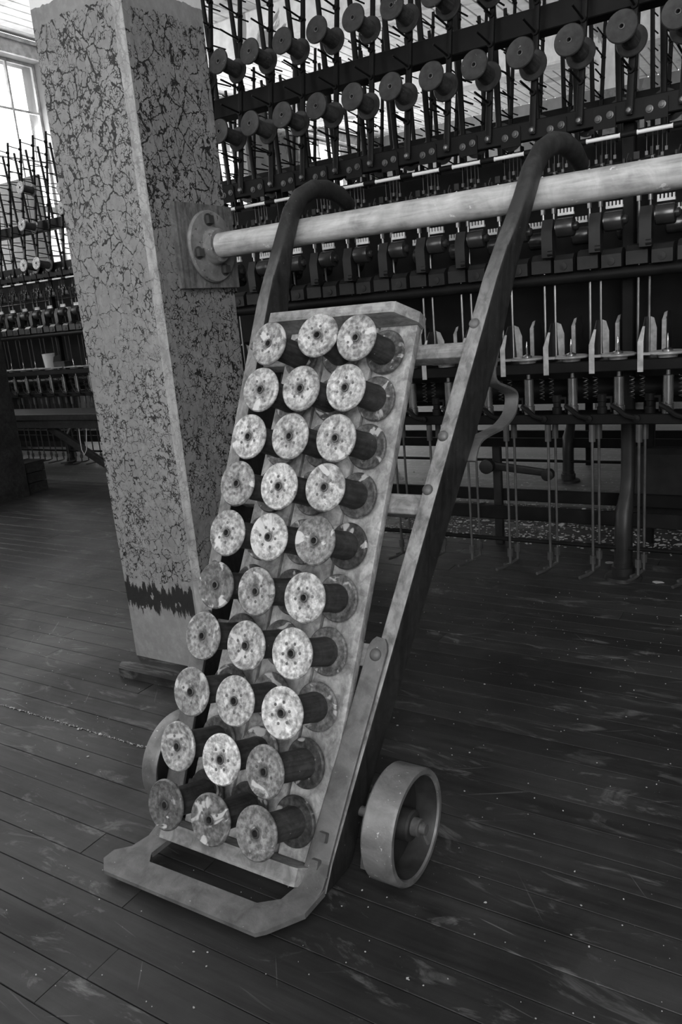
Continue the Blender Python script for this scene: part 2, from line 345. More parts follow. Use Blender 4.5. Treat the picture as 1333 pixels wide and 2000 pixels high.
def window(along, plane, s):
    global wn; wn += 1
    P = (lambda a, d, z: (plane + d, a, z)) if along == 'y' else (lambda a, d, z: (a, plane + d, z))
    sg = 1
    o = bpy.data.objects.new('window_%d' % wn, None); C.objects.link(o); o.location = P(s + WW / 2, -.12, WIN_Z0); tag(o, 'tall many paned mill window full of daylight', None, None, 'structure')
    f = MB()
    def b(a0, a1, d0, d1, z0, z1):
        p, q = P(a0, d0, z0), P(a1, d1, z1); f.box([min(u, v) for u, v in zip(p, q)], [max(u, v) for u, v in zip(p, q)])
    b(s - .11, s + .0, 0, .03, WIN_Z0, WIN_Z0 + WH + .11); b(s + WW, s + WW + .11, 0, .03, WIN_Z0, WIN_Z0 + WH + .11)
    b(s - .11, s + WW + .11, .0, .035, WIN_Z0 + WH, WIN_Z0 + WH + .12); b(s - .14, s + WW + .14, .0, .06, WIN_Z0 + WH + .12, WIN_Z0 + WH + .15)
    part('window_frame', f, 'frame_paint', o)
    f = MB(); b(s - .13, s + WW + .13, -.1, .07, WIN_Z0 - .04, WIN_Z0); part('window_sill', f, 'frame_paint', o)
    for i in range(NC + 1):
        f = MB(); a = s + i * PW; h = .03 if i in (0, NC) else .010; b(max(s, a - h), min(s + WW, a + h), -.135, -.105, WIN_Z0, WIN_Z0 + WH); part('glazing_bar', f, 'frame_paint', o)
    for i in range(NR + 1):
        f = MB(); z = WIN_Z0 + i * PH; h = .03 if i in (0, 3, NR) else .010; b(s, s + WW, -.132, -.108, max(WIN_Z0, z - h), min(WIN_Z0 + WH, z + h)); part('glazing_bar', f, 'frame_paint', o)
    for i in range(NC):
        for j in range(NR):
            p = Vector(P(s + (i + .5) * PW, -.12, WIN_Z0 + (j + .5) * PH)) - o.location
            put('pane', pane_me[along], 'window_glass', o, p)
for s in LEFT_WIN: window('y', WX, s)
for s in FRONT_WIN: window('x', FY, s)  # added unseen windows that frame the key lamps

# ================================================================== COLUMN AND PIPE
col = thing('timber_column', (-1.65, 1.70, 0), 'thick square timber column with cracked grey paint beside the hand truck', 'column')
x0, x1, y0, y1, ch = -1.800, -1.490, 1.541, 1.865, .016
mb = MB(); secs = []
for z in (.028, .30, .6, 1.0, 1.4, 1.9, 3.6):
    k = .0 if z > .3 else .004
    P = [(x0 + .006 + k, y0), (x1 - ch, y0), (x1, y0 + ch), (x1, y1 - .006), (x1 - .006, y1), (x0 + .006, y1), (x0, y1 - .006), (x0 + k, y0 + .006)]
    secs.append([(a, b, z) for a, b in P])
n = 8
mb.add([p for s_ in secs for p in s_], [tuple(range(n))[::-1], tuple(range((len(secs) - 1) * n, len(secs) * n))] +
       [(q * n + k, q * n + (k + 1) % n, (q + 1) * n + (k + 1) % n, (q + 1) * n + k) for q in range(len(secs) - 1) for k in range(n)])
part('shaft', mb, 'cracked_paint', col, ang=10)
P = [(-1.795, 1.475), (-1.775, 1.452), (-1.44, 1.452), (-1.43, 1.475), (-1.43, 1.90), (-1.81, 1.90), (-1.81, 1.50)]
part('base_plate', MB().prism(P, 2, .0005, .027), 'floor_wood', col, 'dark floor plate with rounded corner')
far = thing('timber_column', (-1.62, 7.3, 0), 'distant timber column with white peeling paint behind the creel', 'column')
part('shaft', MB().bbox((-1.77, 7.15, 0), (-1.45, 7.47, 3.6), .02, 2), 'peeling_white', far)
part('dado', MB().bbox((-1.775, 7.145, 0), (-1.445, 7.475, 2.60), .02, 2), 'flange_paint', far, 'grey painted lower part')

PY, PZ, PR = 1.752, 1.2168, .0325
pr = thing('pipe_rail', (-1.45, PY, PZ), 'pale painted iron pipe rail bolted to the cracked column', 'pipe')
part('backing_board', MB().bbox((-1.4895, 1.628, 1.108), (-1.470, 1.862, 1.328), .002, 0), 'backing_wood', pr, 'dark wooden backing board')
fp = MB().lathe([(.0, .0), (.094, .0), (.096, .006), (.092, .012), (.055, .014), (.050, .016), (.046, .034), (.042, .038), (.0, .038)], (-1.470, PY, PZ), (1, 0, 0), 40)
flg = part('wall_flange', fp, 'flange_paint', pr, 'round cast flange with blotched paint')
for a in (100, 195, 300, 15):
    a = radians(a); c = Vector((-1.458, PY + .070 * cos(a), PZ + .070 * sin(a)))
    b = MB().cyl(c, c + Vector((.004, 0, 0)), .017, n=16).cyl(c + Vector((.004, 0, 0)), c + Vector((.014, 0, 0)), .0145, n=4)
    part('bolt', b, 'bolt_iron', flg)
part('pipe', MB().lathe([(0, 0), (PR * .97, 0), (PR, .01), (PR, 4.4), (0, 4.4)], (-1.440, PY, PZ), (1, 0, 0), 40), 'pipe_paint', pr)

# ================================================================== HAND TRUCK
Y0, TH = .94, radians(30.5); ST, CT = sin(TH), cos(TH)
def T(X, u, n): return Vector((X, Y0 + u * ST - n * CT, u * CT + n * ST))
UV, NV, XV = Vector((0, ST, CT)), Vector((0, -CT, ST)), Vector((1, 0, 0))
tk = thing('hand_truck', (-.92, 1.05, 0), 'old wooden hand truck with curved handles leaning on the pipe rail', 'hand truck')
def rail(side):
    XR = (lambda u: -.7255 + .112 * u) if side > 0 else (lambda u: -1.1000 - .055 * u)
    wd = .031 if side > 0 else .034
    secs = []
    for i, (u, dep) in enumerate([(.03, .075), (.06, .076), (.16, .066), (.23, .068), (.5, .078), (.75, .092), (1.0, .104), (1.12, .102), (1.22, .088)]):
        c = T(XR(u), u, -dep / 2); B = -NV; L = dep
        if i == 0:                       # horizontal cut at the foot
            B = Vector((0, 1, 0)); L = dep / CT; c = T(XR(u), .01, 0) + Vector((0, L / 2, 0)); c.z = .004
        secs.append((c, XV, B, wd + (.002 if u > .3 else 0), L, 14))
    H = [(1.285, 1.627, 1.096), (1.35, 1.652, 1.145), (1.42, 1.683, 1.206), (1.48, 1.718, 1.262), (1.54, 1.766, 1.303), (1.6, 1.83, 1.327), (1.66, 1.895, 1.332), (1.72, 1.955, 1.322), (1.78, 2.005, 1.298)]
    xs = [-.577, -.567, -.555, -.548, -.541, -.534, -.529, -.524, -.520] if side > 0 else [-1.167, -1.167, -1.167, -1.166, -1.166, -1.165, -1.164, -1.163, -1.162]
    pts = [Vector((xx, y, z)) for xx, (_, y, z) in zip(xs, H)]
    for i, p in enumerate(pts):
        d = (pts[min(i + 1, 8)] - pts[max(i - 1, 0)]).normalized(); B = XV.cross(d).normalized()
        A = d.cross(B) * -1
        k = min(1, i / 2.0); dep = .072 * (1 - k) + .047 * k; wz = .034 * (1 - k) + .042 * k
        if i == 8: dep, wz = .040, .036
        secs.append((p, XV, -B if B.dot(NV) > 0 else B, wz, dep, [7, 4, 2.5, 2.2, 2.1, 2.1, 2.1, 2.1, 2.1][i]))
    p = pts[-1]; d = (pts[-1] - pts[-2]).normalized()
    s_ = secs[-1]; secs.append((p + d * .012, s_[1], s_[2], .02, .022, 2))
    mb = MB().loft(secs, 28)
    ro = part('side_rail', mb, 'rail_side_wood', tk)
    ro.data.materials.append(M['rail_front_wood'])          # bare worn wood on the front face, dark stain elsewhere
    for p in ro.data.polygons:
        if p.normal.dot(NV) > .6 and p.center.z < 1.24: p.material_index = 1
    return ro
RR, RL = rail(1), rail(-1)
def bolt_dome(c, r, parent, name='bolt'):
    b = MB().lathe([(r, 0), (r * .98, r * .18), (r * .75, r * .45), (r * .4, r * .6), (.0001, r * .65)], c, NV, 20)
    part(name, b, 'worn_iron', parent)
for u, X in ((1.118, -.606), (.877, -.632), (.766, -.645)): bolt_dome(T(X, u, -.0005), .0112, RR)
for u, X in ((1.102, -1.161), (.866, -1.148), (.57, -1.131)): bolt_dome(T(X, u, -.0005), .0112, RL)
for u, h in ((1.075, .034), (.742, .042), (.435, .045), (.10, .04)):
    XA, XB = -1.1000 - .055 * u + .016, -.7255 + .112 * u - .0145
    mb = MB().loft([(T(XA, u, -.042), UV, NV, h, .034, 14), (T(XB, u, -.042), UV, NV, h, .034, 14)], 20)
    part('crossbar', mb, 'cross_wood', tk)
# iron straps that run down the rails and turn into the toe
toeZ = .022
for side in (1, -1):
    XS = (lambda u: -.7375 + .112 * u) if side > 0 else (lambda u: -1.0905 - .062 * u)
    pts = [T(XS(u), u, .0045) for u in (.470, .462, .45, .30, .18, .09, .055)]; wds = [.018, .032, .041, .042, .044, .047, .049]
    for p in ((.943, .040), (.930, .028), (.912, toeZ)): pts.append(Vector((XS(0.0) + (.012 if side > 0 else .008), p[0], p[1]))); wds.append(.050)
    st_ = part('toe_strap', MB().strip(pts, wds, .009), 'plate_iron', tk, 'flat iron strap')
    bolt_dome(T(XS(.437), .437, .009), .012, st_, 'rivet')
    for u in (.100, .052):
        c = T(XS(u), u, .0085); bx = MB().loft([(c, XV, UV, .019, .019, 8), (c + NV * .010, XV, UV, .016, .016, 8)], 16); part('square_bolt', bx, 'worn_iron', st_)
outer = [(-1.100, .93), (-1.112, .868), (-1.136, .845), (-1.142, .822), (-1.118, .800), (-.757, .803), (-.742, .815), (-.700, .87), (-.698, .93)]
inner = [(-.748, .93), (-.757, .880), (-.790, .854), (-1.045, .850), (-1.060, .870), (-1.056, .93)]
poly = outer + inner
lowz = lambda p: -.009 * max(0, (.845 - p[1]) / .048)
vs_ = [(a, b, toeZ + .005 + lowz((a, b))) for a, b in poly] + [(a, b, toeZ - .006 + lowz((a, b)) * .6) for a, b in poly]
# split into quads across the U
nO = len(outer); fcs = []
pairs = [(0, 1, 13, 14), (1, 2, 12, 13), (2, 3, 12), (3, 4, 12), (4, 5, 11, 12), (5, 6, 11), (6, 7, 10, 11), (7, 8, 9, 10)]
N_ = len(poly)
for q in pairs: fcs.append(tuple(q)[::1]); fcs.append(tuple(k + N_ for k in q)[::-1])
fcs += [(k, (k + 1) % N_, (k + 1) % N_ + N_, k + N_)[::-1] for k in range(N_)]
part('toe_plate', MB().add(vs_, fcs), 'plate_iron', tk, 'bent iron toe plate with worn edges', ang=20)
# axle, wheels, brackets
AY, AZ, WR = 1.062, .1045, .104
part('axle', MB().cyl((-1.172, AY, AZ), (-.558, AY, AZ), .0095, n=14), 'worn_iron', tk)
for side in (1, -1):
    xi, xo = (-.636, -.575) if side > 0 else (-1.120, -1.160)
    dr = (1, 0, 0) if side > 0 else (-1, 0, 0); L = abs(xo - xi)
    wh = MB().lathe([(.012, .010), (WR - .016, .008), (WR - .004, 0), (WR, .004), (WR + .0, L - .005), (WR - .003, L), (WR - .011, L), (WR - .014, L - .004), (WR - .019, .016), (.030, .020), (.028, L * .80), (.025, L * .86), (.012, L * .86)], (xi, AY, AZ), dr, 56)
    wo = part('wheel', wh, 'wheel_iron', tk, 'dished cast iron wheel')
    s_ = side
    wo.data.materials.append(M['dish_shade_iron'])           # inside of the dish, its shade put into a darker iron
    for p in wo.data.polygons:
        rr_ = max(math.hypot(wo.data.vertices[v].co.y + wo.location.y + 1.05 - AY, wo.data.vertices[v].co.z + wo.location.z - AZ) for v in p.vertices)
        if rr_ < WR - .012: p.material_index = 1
    part('axle_nut', MB().lathe([(.0, 0), (.0165, 0), (.0165, .012), (.014, .014), (.0, .014)], (xi + s_ * L * .86, AY, AZ), dr, 20), 'worn_iron', wo)
    xa = xo + s_ * .012
    part('split_pin', MB().tube([(xa, AY, AZ + .014), (xa, AY, AZ - .014), (xa + s_ * .004, AY + .004, AZ - .032)], .0028, 6), 'worn_iron', wo)
    xb0, xb1 = (-.690, -.655) if side > 0 else (-1.150, -1.118)
    xm = -.6915 if side > 0 else -1.1250
    br = MB().prism([(1.03, .004), (1.078, .004), (1.118, .085), (1.110, .125), (1.085, .128), (1.055, .09)], 0, xm - .006 + (.012 if side > 0 else -.012), xm + .006 + (.012 if side > 0 else -.012))
    part('axle_bracket', br, 'worn_iron', tk)
    # bent iron rest behind the rail
    xr = -.7255 + .112 if side > 0 else -1.1000 - .055
    path = [(1.165, -.112), (1.10, -.118), (1.065, -.130), (1.055, -.150), (1.072, -.205), (1.088, -.265), (1.085, -.285), (1.062, -.292), (1.035, -.285), (.985, -.235), (.945, -.165), (.905, -.104), (.86, -.100)]
    sm = []
    for i in range(len(path) - 1):
        for k in range(3):
            f = k / 3; a, b = path[i], path[i + 1]; sm.append((a[0] + (b[0] - a[0]) * f, a[1] + (b[1] - a[1]) * f))
    sm.append(path[-1])
    for _ in range(2): sm = [sm[0]] + [((sm[i - 1][0] + sm[i][0] * 2 + sm[i + 1][0]) / 4, (sm[i - 1][1] + sm[i][1] * 2 + sm[i + 1][1]) / 4) for i in range(1, len(sm) - 1)] + [sm[-1]]
    part('rest_bracket', MB().strip([T(xr, u, n_ - .001) for u, n_ in sm], .032, .007), 'worn_iron', tk, 'bent flat iron rest')
    c = T(xr, 1.13, -.128); part('bracket_block', MB().loft([(T(xr, 1.085, -.126), XV, NV, .030, .022, 8), (T(xr, 1.155, -.126), XV, NV, .030, .022, 8), (T(xr, 1.17, -.122), XV, NV, .02, .012, 8)], 16), 'cross_wood', tk)

# ================================================================== BOBBIN RACK
rk = thing('bobbin_rack', (-.92, 1.0, .03), 'pale slatted wooden bobbin rack strapped to the hand truck', 'rack')
def tslab(X0, X1, u0, u1, n0, n1, name, mat, c=8):
    return part(name, MB().loft([(T((X0 + X1) / 2, u0, (n0 + n1) / 2), XV, NV, X1 - X0, n1 - n0, 20), (T((X0 + X1) / 2, u1, (n0 + n1) / 2), XV, NV, X1 - X0, n1 - n0, 20)], 20), mat, rk)
for a, b in ((-1.058, -.957), (-.951, -.829), (-.823, -.734)):
    tslab(a, b, .045, 1.125, -.022, -.001, 'slat', 'rack_wood')
def ledge(u0, u1, nf, name, P):
    vs = [T(X, u0, n_) for X, n_ in P] + [T(X, u1, n_) for X, n_ in P]; k = len(P)
    part(name, MB().add(vs, [tuple(range(k)), tuple(range(k, 2 * k))[::-1]] + [(i, i + k, (i + 1) % k + k, (i + 1) % k) for i in range(k)]), 'ledge_wood', rk, ang=20)
ledge(1.126, 1.150, .06, 'top_ledge', [(-1.100, -.022), (-.728, -.022), (-.728, .008), (-.762, .058), (-.772, .060), (-1.082, .060), (-1.090, .05), (-1.100, .0)])
ledge(.012, .044, .05, 'bottom_ledge', [(-1.092, -.022), (-.738, -.022), (-.738, .006), (-.748, .044), (-.756, .048), (-1.072, .048), (-1.085, .03), (-1.092, .0)])

# ------------------------------------------------------------------ bobbins
FRD, FT, BL = .0475, .0055, .112
fl_prof = [(.0062, FT - .001), (.012, FT - .0006), (.020, FT), (FRD - .010, FT), (FRD - .003, FT + .0012), (FRD - .0006, FT * .8), (FRD, FT * .4), (FRD - .0006, .0002), (FRD - .003, 0), (.012, .0005), (.0062, .0005), (.0062, FT - .001)]
flange_me = MB().lathe(fl_prof, n=48).mesh('flange')
flange_dark_me = MB().lathe(fl_prof, n=32).mesh('flange')
barrel_me = MB().lathe([(.0, .004), (.0275, .004), (.029, .012), (.0275, .03), (.0272, BL - .03), (.029, BL - .012), (.0275, BL - .004), (.0066, BL - .004), (.0064, BL - .030), (.0, BL - .030)], n=28).mesh('barrel')
bush_me = MB().lathe([(.0060, -.006), (.0060, .0014), (.0075, .0016), (.0088, .0010), (.0092, -.0002)], n=20).mesh('bushing')
riv = MB()
for k in range(6):
    a = k * pi / 3 + .3; rr = .0195 + .0012 * (k % 2)
    riv.lathe([(.0030, -.0002), (.0030, .0006), (.0022, .0009), (.0001, .0007)], (rr * cos(a), rr * sin(a), 0), n=10)
rivet_me = riv.mesh('rivets')
peg_me = MB().cyl((0, 0, -.004), (0, 0, .060), .0052, n=10).mesh('peg')
def bobbin(back, axis, label, group, tone=None, spin=0, cat='bobbin'):
    o = thing('bobbin', back, label, cat, group)
    q = Vector(axis).normalized().to_track_quat('Z', 'Y'); o.rotation_mode = 'QUATERNION'
    from mathutils import Quaternion
    o.rotation_quaternion = q @ Quaternion((0, 0, 1), spin)
    fm, mt = (flange_me, 'tin_flange') if tone is not None else (flange_dark_me, 'dark_flange')
    put('barrel', barrel_me, 'barrel_wood', o)
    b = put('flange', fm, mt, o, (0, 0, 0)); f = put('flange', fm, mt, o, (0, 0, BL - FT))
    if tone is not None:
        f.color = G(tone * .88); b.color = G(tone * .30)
        put('rivets', rivet_me, 'plate_iron', f, (0, 0, FT))
    put('bushing', bush_me, 'bolt_iron', f, (0, 0, FT))
    return o
TONE = [[.42, .48, .42], [.50, .46, .55], [.60, .50, .50], [.36, .66, .52], [.50, .62, .30], [.20, .38, .62], [.36, .55, .72], [.38, .60, .76], [.48, .90, .34], [.17, .22, .30]]
ADJ = {(0, 1): (.012, .012), (0, 0): (-.002, -.004), (9, 1): (0, .006), (8, 2): (0, -.006)}
CN = ['left', 'middle', 'right']
def look(tn): return 'pale' if tn > .58 else ('mottled grey' if tn > .33 else 'dark tarnished')
for r in range(10):
    for c_, XB in enumerate((-1.004, -.899, -.790)):
        u = 1.061 - .1053 * r; back = T(XB, u, .0015)
        du, dx = ADJ.get((r, c_), (0, 0))[0], ADJ.get((r, c_), (0, 0))[1]
        jx, ju = random.uniform(-.003, .003), random.uniform(-.003, .003)
        front = T(XB - .009 + dx + jx, u - .019 + du + ju, BL)
        ax = (front - back).normalized()
        back2 = back + ax * .010        # the drooping flange clears the slat
        rowname = 'top' if r == 0 else ('bottom' if r == 9 else ORD[r] + (' from top'))
        bobbin(back2, ax, '%s metal flanged bobbin, %s column, %s row of the rack' % (look(TONE[r][c_]), CN[c_], rowname), 'bobbins on the hand truck rack', TONE[r][c_], random.uniform(0, 6))
        pg = put('peg', peg_me, 'cross_wood', rk, back - rk.location); pg.rotation_mode = 'QUATERNION'; pg.rotation_quaternion = ax.to_track_quat('Z', 'Y')

# ================================================================== TWISTING MACHINES
PITCH, XB0, YB = .1531, -.559, 2.74
LEAN = radians(8.5); BAR_D = Vector((.02, sin(LEAN), cos(LEAN))).normalized(); PIN_F = Vector((-.06, -cos(LEAN), sin(LEAN))).normalized(); PIN_B = Vector((.05, cos(LEAN), .02)).normalized()
BARL = 1.02
# shared unit meshes (origin at the unit's X, machine front y = 0)
U = {}
def unit(name, mb): U[name] = mb.mesh(name)
mb = MB().loft([(BAR_D * -.012, (1, 0, 0), (0, 1, 0), .020, .010, 3), (BAR_D * .01, (1, 0, 0), (0, 1, 0), .024, .012, 3), (BAR_D * .4, (1, 0, 0), (0, 1, 0), .020, .016, 3), (BAR_D * BARL, (1, 0, 0), (0, 1, 0), .016, .014, 3)], 12)
pins_z = [.115 + .092 * i for i in range(10)]
for z in pins_z: mb.cyl(BAR_D * z + PIN_F * -.006, BAR_D * z + PIN_F * .014, .0105, n=10)
unit('creel_bar', mb)
BAR_R = Vector((.0, -.06, 1)).normalized()
mb = MB().loft([(BAR_R * -.012, (1, 0, 0), (0, 1, 0), .020, .012, 3), (BAR_R * .4, (1, 0, 0), (0, 1, 0), .026, .016, 3), (BAR_R * BARL, (1, 0, 0), (0, 1, 0), .020, .014, 3)], 12)
unit('rear_bar', mb)
unit('pin', MB().cyl((0, 0, 0), (0, 0, .115), .0036, n=8))
unit('round_bolt', MB().lathe([(.0105, 0), (.0105, .004), (.006, .009), (.0001, .010)], (0, 0, 0), (0, -1, 0), 14))
unit('washer_bolt', MB().lathe([(.0115, 0), (.0115, .002), (.0075, .003), (.0070, .007), (.0001, .008)], (0, 0, 0), (0, -1, 0), 14))
unit('hanger_plate', MB().prism([(-.034, -.03), (.034, -.03), (.034, .028), (.028, .034), (-.028, .034), (-.034, .028)], 1, -.005, 0).box((-.034, -.004, -.07), (-.031, .03, -.03)).box((.031, -.004, -.07), (.034, .03, -.03)))
unit('guide_tube', MB().lathe([(.0, -.052), (.0075, -.052), (.0075, -.049), (.0062, -.047), (.0062, .047), (.0075, .049), (.0075, .052), (0, .052)], (0, 0, 0), (1, 0, 0), 14))
unit('tube_collar', MB().lathe([(.0, -.024), (.009, -.024), (.009, .024), (0, .024)], (0, 0, 0), (1, 0, 0), 12))
mb = MB()
for dx, h in ((-.028, .06), (-.010, .075), (.004, .05), (.018, .07), (.030, .055)):
    mb.cyl((dx, 0, -h), (dx, 0, .0), .0012, n=6).cyl((dx, 0, -.002), (dx, 0, .006), .0042, n=8).box((dx - .004, -.004, -h - .012), (dx + .004, .006, -h))
unit('drop_wires', mb)
mb = MB().prism([(-.031, -.02), (.031, -.02), (.031, .02), (.02, .032), (-.012, .036), (-.031, .028)], 0, -.0, .062)
mb = MB().box((-.030, -.004, -.010), (-.012, .016, .022)).box((.004, -.002, -.016), (.034, .014, .006)).box((.020, -.006, .006), (.027, .010, .030)).cyl((-.05, .004, -.022), (.05, .004, -.022), .004, n=8)
mb.tube([(-.045, -.004, .02), (-.05, -.012, .0), (-.045, -.016, -.03), (-.03, -.012, -.045)], .0026, 6).cyl((.045, .0, -.03), (.045, .0, .03), .003, n=6).cyl((-.02, -.012, -.02), (-.02, .01, -.02), .009, n=10)
unit('thread_guide', mb)
unit('stand_block', MB().prism([(-.03, 0), (.035, 0), (.035, .05), (.015, .060), (-.012, .056), (-.03, .04)], 0, -.031, .031).lathe([(.012, 0), (.012, .003), (.0001, .004)], (0, -.03, .018), (0, -1, 0), 14))
unit('cap_block', MB().prism([(-.034, .004), (.035, .004), (.035, .055), (.01, .068), (-.02, .062), (-.034, .045)], 0, -.033, .033))
unit('lever_plate', MB().prism([(-.030, .0), (-.012, -.004), (.002, .0), (.012, .05), (.015, .10), (.006, .118), (-.014, .120), (-.022, .10), (-.032, .08)], 0, -.020, .016).cyl((.0, -.028, .012), (.018, -.028, .012), .009, n=12))
unit('drafting_roller', MB().lathe([(0, -.030), (.028, -.030), (.031, -.026), (.031, .024), (.029, .027), (.014, .029), (.014, .038), (.009, .042), (0, .042)], (0, 0, 0), (1, 0, 0), 22))
mb = MB().box((-.026, -.006, 0), (.026, .006, .008))
for k in range(5): mb.box((-.026 + k * .0112, -.004, .008), (-.026 + k * .0112 + .0058, .004, .021))
unit('thread_comb', mb)
unit('spindle_rod', MB().cyl((0, 0, -.30), (0, 0, .30), .0042, n=8).cyl((0, 0, .18), (0, 0, .215), .008, n=10))
unit('separator', MB().prism([(-.052, 0), (.085, 0), (.085, .085), (.06, .128), (.0, .128), (-.028, .100), (-.052, .045)], 0, -.0015, .0015))
unit('separator_strip', MB().box((-.0125, -.054, -.042), (.0055, -.0525, .052)).add([(-.0125, -.054, .052), (.0055, -.054, .052), (.0055, -.0290, .10), (-.002, -.0290, .10)], [(0, 1, 2, 3)]))
rs = [(-.001, 0), (.021, 0), (.021, .088), (.016, .122), (-.001, .130)]
yr = lambda z: .0855 if z < .09 else .0855 - (z - .085) * .58
unit('rear_strip', MB().add([(a, yr(b), b) for a, b in rs] + [(a, yr(b) + .0015, b) for a, b in rs], [(0, 1, 2, 3, 4), (9, 8, 7, 6, 5)] + [(k, k + 5, (k + 1) % 5 + 5, (k + 1) % 5) for k in range(5)]))
unit('back_separator', MB().prism([(0, 0), (.10, 0), (.10, .085), (.075, .128), (.02, .128), (.0, .105)], 0, -.0015, .0015))
unit('back_strip', MB().box((-.014, -.0035, 0), (.0, -.002, .100)).add([(-.014, -.002, .10), (0, -.002, .10), (0, .016, .128), (-.009, .016, .124)], [(0, 1, 2, 3)]))
unit('ring_disc', MB().lathe([(.018, -.0105), (.030, -.0105), (.032, .0), (.056, .0), (.059, .003), (.059, .007), (.050, .010), (.044, .0075), (.018, .0075), (.018, -.0105)], n=32).prism([(-.086, -.030), (-.046, -.038), (-.040, -.006), (-.086, -.010)], 2, .0005, .0085))
unit('spindle', MB().lathe([(.0, -.02), (.004, -.02), (.0035, .03), (.002, .052), (0, .055)], n=10).lathe([(.017, -.002), (.017, .004), (.004, .009)], n=16))
unit('bolster', MB().lathe([(.010, .145), (.007, .145), (.007, .125), (.0165, .122), (.0165, .03), (.019, .028), (.019, .0), (.0, .0)][::-1], n=18))
mb = MB().lathe([(.0, 0), (.017, 0), (.017, .022), (.013, .024), (.013, .04), (.016, .042), (.016, .065), (0, .065)], n=14)
mb.prism([(.012, .05), (.028, .05), (.028, .005), (.034, .005), (.034, .058), (.012, .058)], 1, -.007, .007)
unit('clamp_post', mb)
mb = MB().tube([(-.035, -.012, .03), (-.015, -.028, .022), (.015, -.036, -.002), (.045, -.036, -.010)], .0085, 8).lathe([(0, 0), (.012, 0), (.012, .012), (0, .014)], (.048, -.028, -.011), (0, -1, 0), 14)
unit('brake_lever', mb)
mb = MB().cyl((0, 0, -.47), (0, 0, -.02), .0048, n=8).cyl((0, 0, -.06), (0, 0, .0), .011, n=10).lathe([(.0, 0), (.011, 0), (.011, .03), (.0, .03)], (0, 0, -.50), n=10)
mb.tube([(0, 0, -.47), (0, -.002, -.528), (-.012, -.03, -.534), (-.03, -.07, -.534)], .006, 6)
unit('treadle_rod', mb)
unit('spring', MB().tube([(.008 * cos(a * .9), .008 * sin(a * .9), a * .0019) for a in range(40)], .0016, 5))
def machine(name, ox, oy, k0, k1, label, detail, full, bh=0, bright=True):
    """k0..k1 inclusive units; oy = y of the beam's front; ox = x of unit 0"""
    xa, xz = ox + k0 * PITCH - .12, ox + k1 * PITCH + .12; xc = (xa + xz) / 2
    o = thing(name, (xc, oy, 0), label, 'machine')
    def W(n_, mb_, mat, lab=None): return part(n_, mb_, mat, o, lab)
    def at(n_, me, mat, x, y, z, par=None, rot=None):
        if mat == 'far_steel':
            if me + '_far' not in U: U[me + '_far'] = U[me].copy(); U[me + '_far'].materials.clear()
            me += '_far'
        if par is None: return put(n_, U[me], mat, o, (x - xc, y - oy, z), rot)
        return put(n_, U[me], mat, par, Vector((x - xc, y - oy, z)) - par.location, rot)
    # long members
    W('lower_creel_beam', MB().bbox((xa, oy, 1.512 - bh), (xz, oy + .030, 1.572 + bh), .003, 0), 'machine_iron')
    W('rear_creel_beam', MB().bbox((xa, oy + .50, 1.512), (xz, oy + .53, 1.572), .003, 0), 'machine_iron')
    W('upper_creel_beam', MB().bbox((xa, oy + .085, 1.850), (xz, oy + .16, 1.925), .003, 0), 'machine_iron')
    W('roller_shaft', MB().cyl((xa, oy - .03, 1.058), (xz, oy - .03, 1.058), .0185, n=16), 'machine_iron')
    W('ring_rail', MB().bbox((xa, oy - .085, .748), (xz, oy + .060, .785), .003, 0), 'machine_iron')
    W('drive_tube', MB().cyl((xa, oy + .12, .672), (xz, oy + .12, .672), .036, n=18), 'machine_iron')
    W('bolster_rail', MB().bbox((xa, oy - .075, .572), (xz, oy + .05, .605), .003, 0), 'machine_iron')
    W('foot_rail', MB().bbox((xa, oy + .02, .190), (xz, oy + .04, .242), .003, 0), 'machine_iron')
    W('foot_rail', MB().bbox((xa, oy + .32, .185), (xz, oy + .34, .235), .003, 0), 'machine_iron')
    W('treadle_shaft', MB().cyl((xa, oy + .0, .118), (xz, oy + .0, .118), .008, n=10), 'machine_iron')
    for z, yy_ in ((1.395, .02), (1.345, .0), (1.325, .10)): W('guide_rod', MB().cyl((xa, oy + yy_, z), (xz, oy + yy_, z), .0042, n=8), 'machine_iron')
    W('rear_roller_shaft', MB().cyl((xa, oy + .56, 1.058), (xz, oy + .56, 1.058), .0185, n=12), 'machine_iron')
    W('rear_ring_rail', MB().bbox((xa, oy + .47, .748), (xz, oy + .61, .785), .003, 0), 'machine_iron')
    W('rear_bolster_rail', MB().bbox((xa, oy + .48, .572), (xz, oy + .60, .605), .003, 0), 'machine_iron')
    W('shade_sheet', MB().bbox((xa, oy + .255, .60), (xz, oy + .275, 1.50), .003, 0), 'machine_iron', 'added dark sheet for the shade inside')  # added sheet, stands in for the darkness inside the machine
    W('drum', MB().cyl((xa, oy + .31, .90), (xz, oy + .31, .90), .030, n=14), 'machine_iron')
    # legs: frame upright with curved foot
    lx = ox - .02 - 9 * PITCH * 4
    while lx < xz:
        if lx > xa:
            pts = [(lx, oy + .015, .03), (lx, oy + .018, .17), (lx, oy + .03, .25), (lx, oy + .075, .305), (lx, oy + .09, .36), (lx, oy + .09, .60)]
            b = MB().loft([(p, (1, 0, 0), (0, 1, 0), .046 if i > 2 else .062, .05 if i > 2 else .062, 4 if i > 2 else 2.2) for i, p in enumerate(pts)], 16)
            lg = W('leg', b, 'leg_iron')
            part('foot', MB().lathe([(0, .0005), (.066, .0005), (.062, .012), (.040, .017), (.040, .045), (.034, .048), (.034, .06), (0, .06)], (lx, oy + .015, 0), n=24), 'leg_iron', lg)
            W('upright', MB().bbox((lx - .02, oy + .07, .60), (lx + .02, oy + .11, 1.52), .004, 2), 'machine_iron')
            W('rear_leg', MB().bbox((lx - .02, oy + .46, .0005), (lx + .02, oy + .50, 1.52), .004, 2), 'machine_iron')
        lx += 9 * PITCH
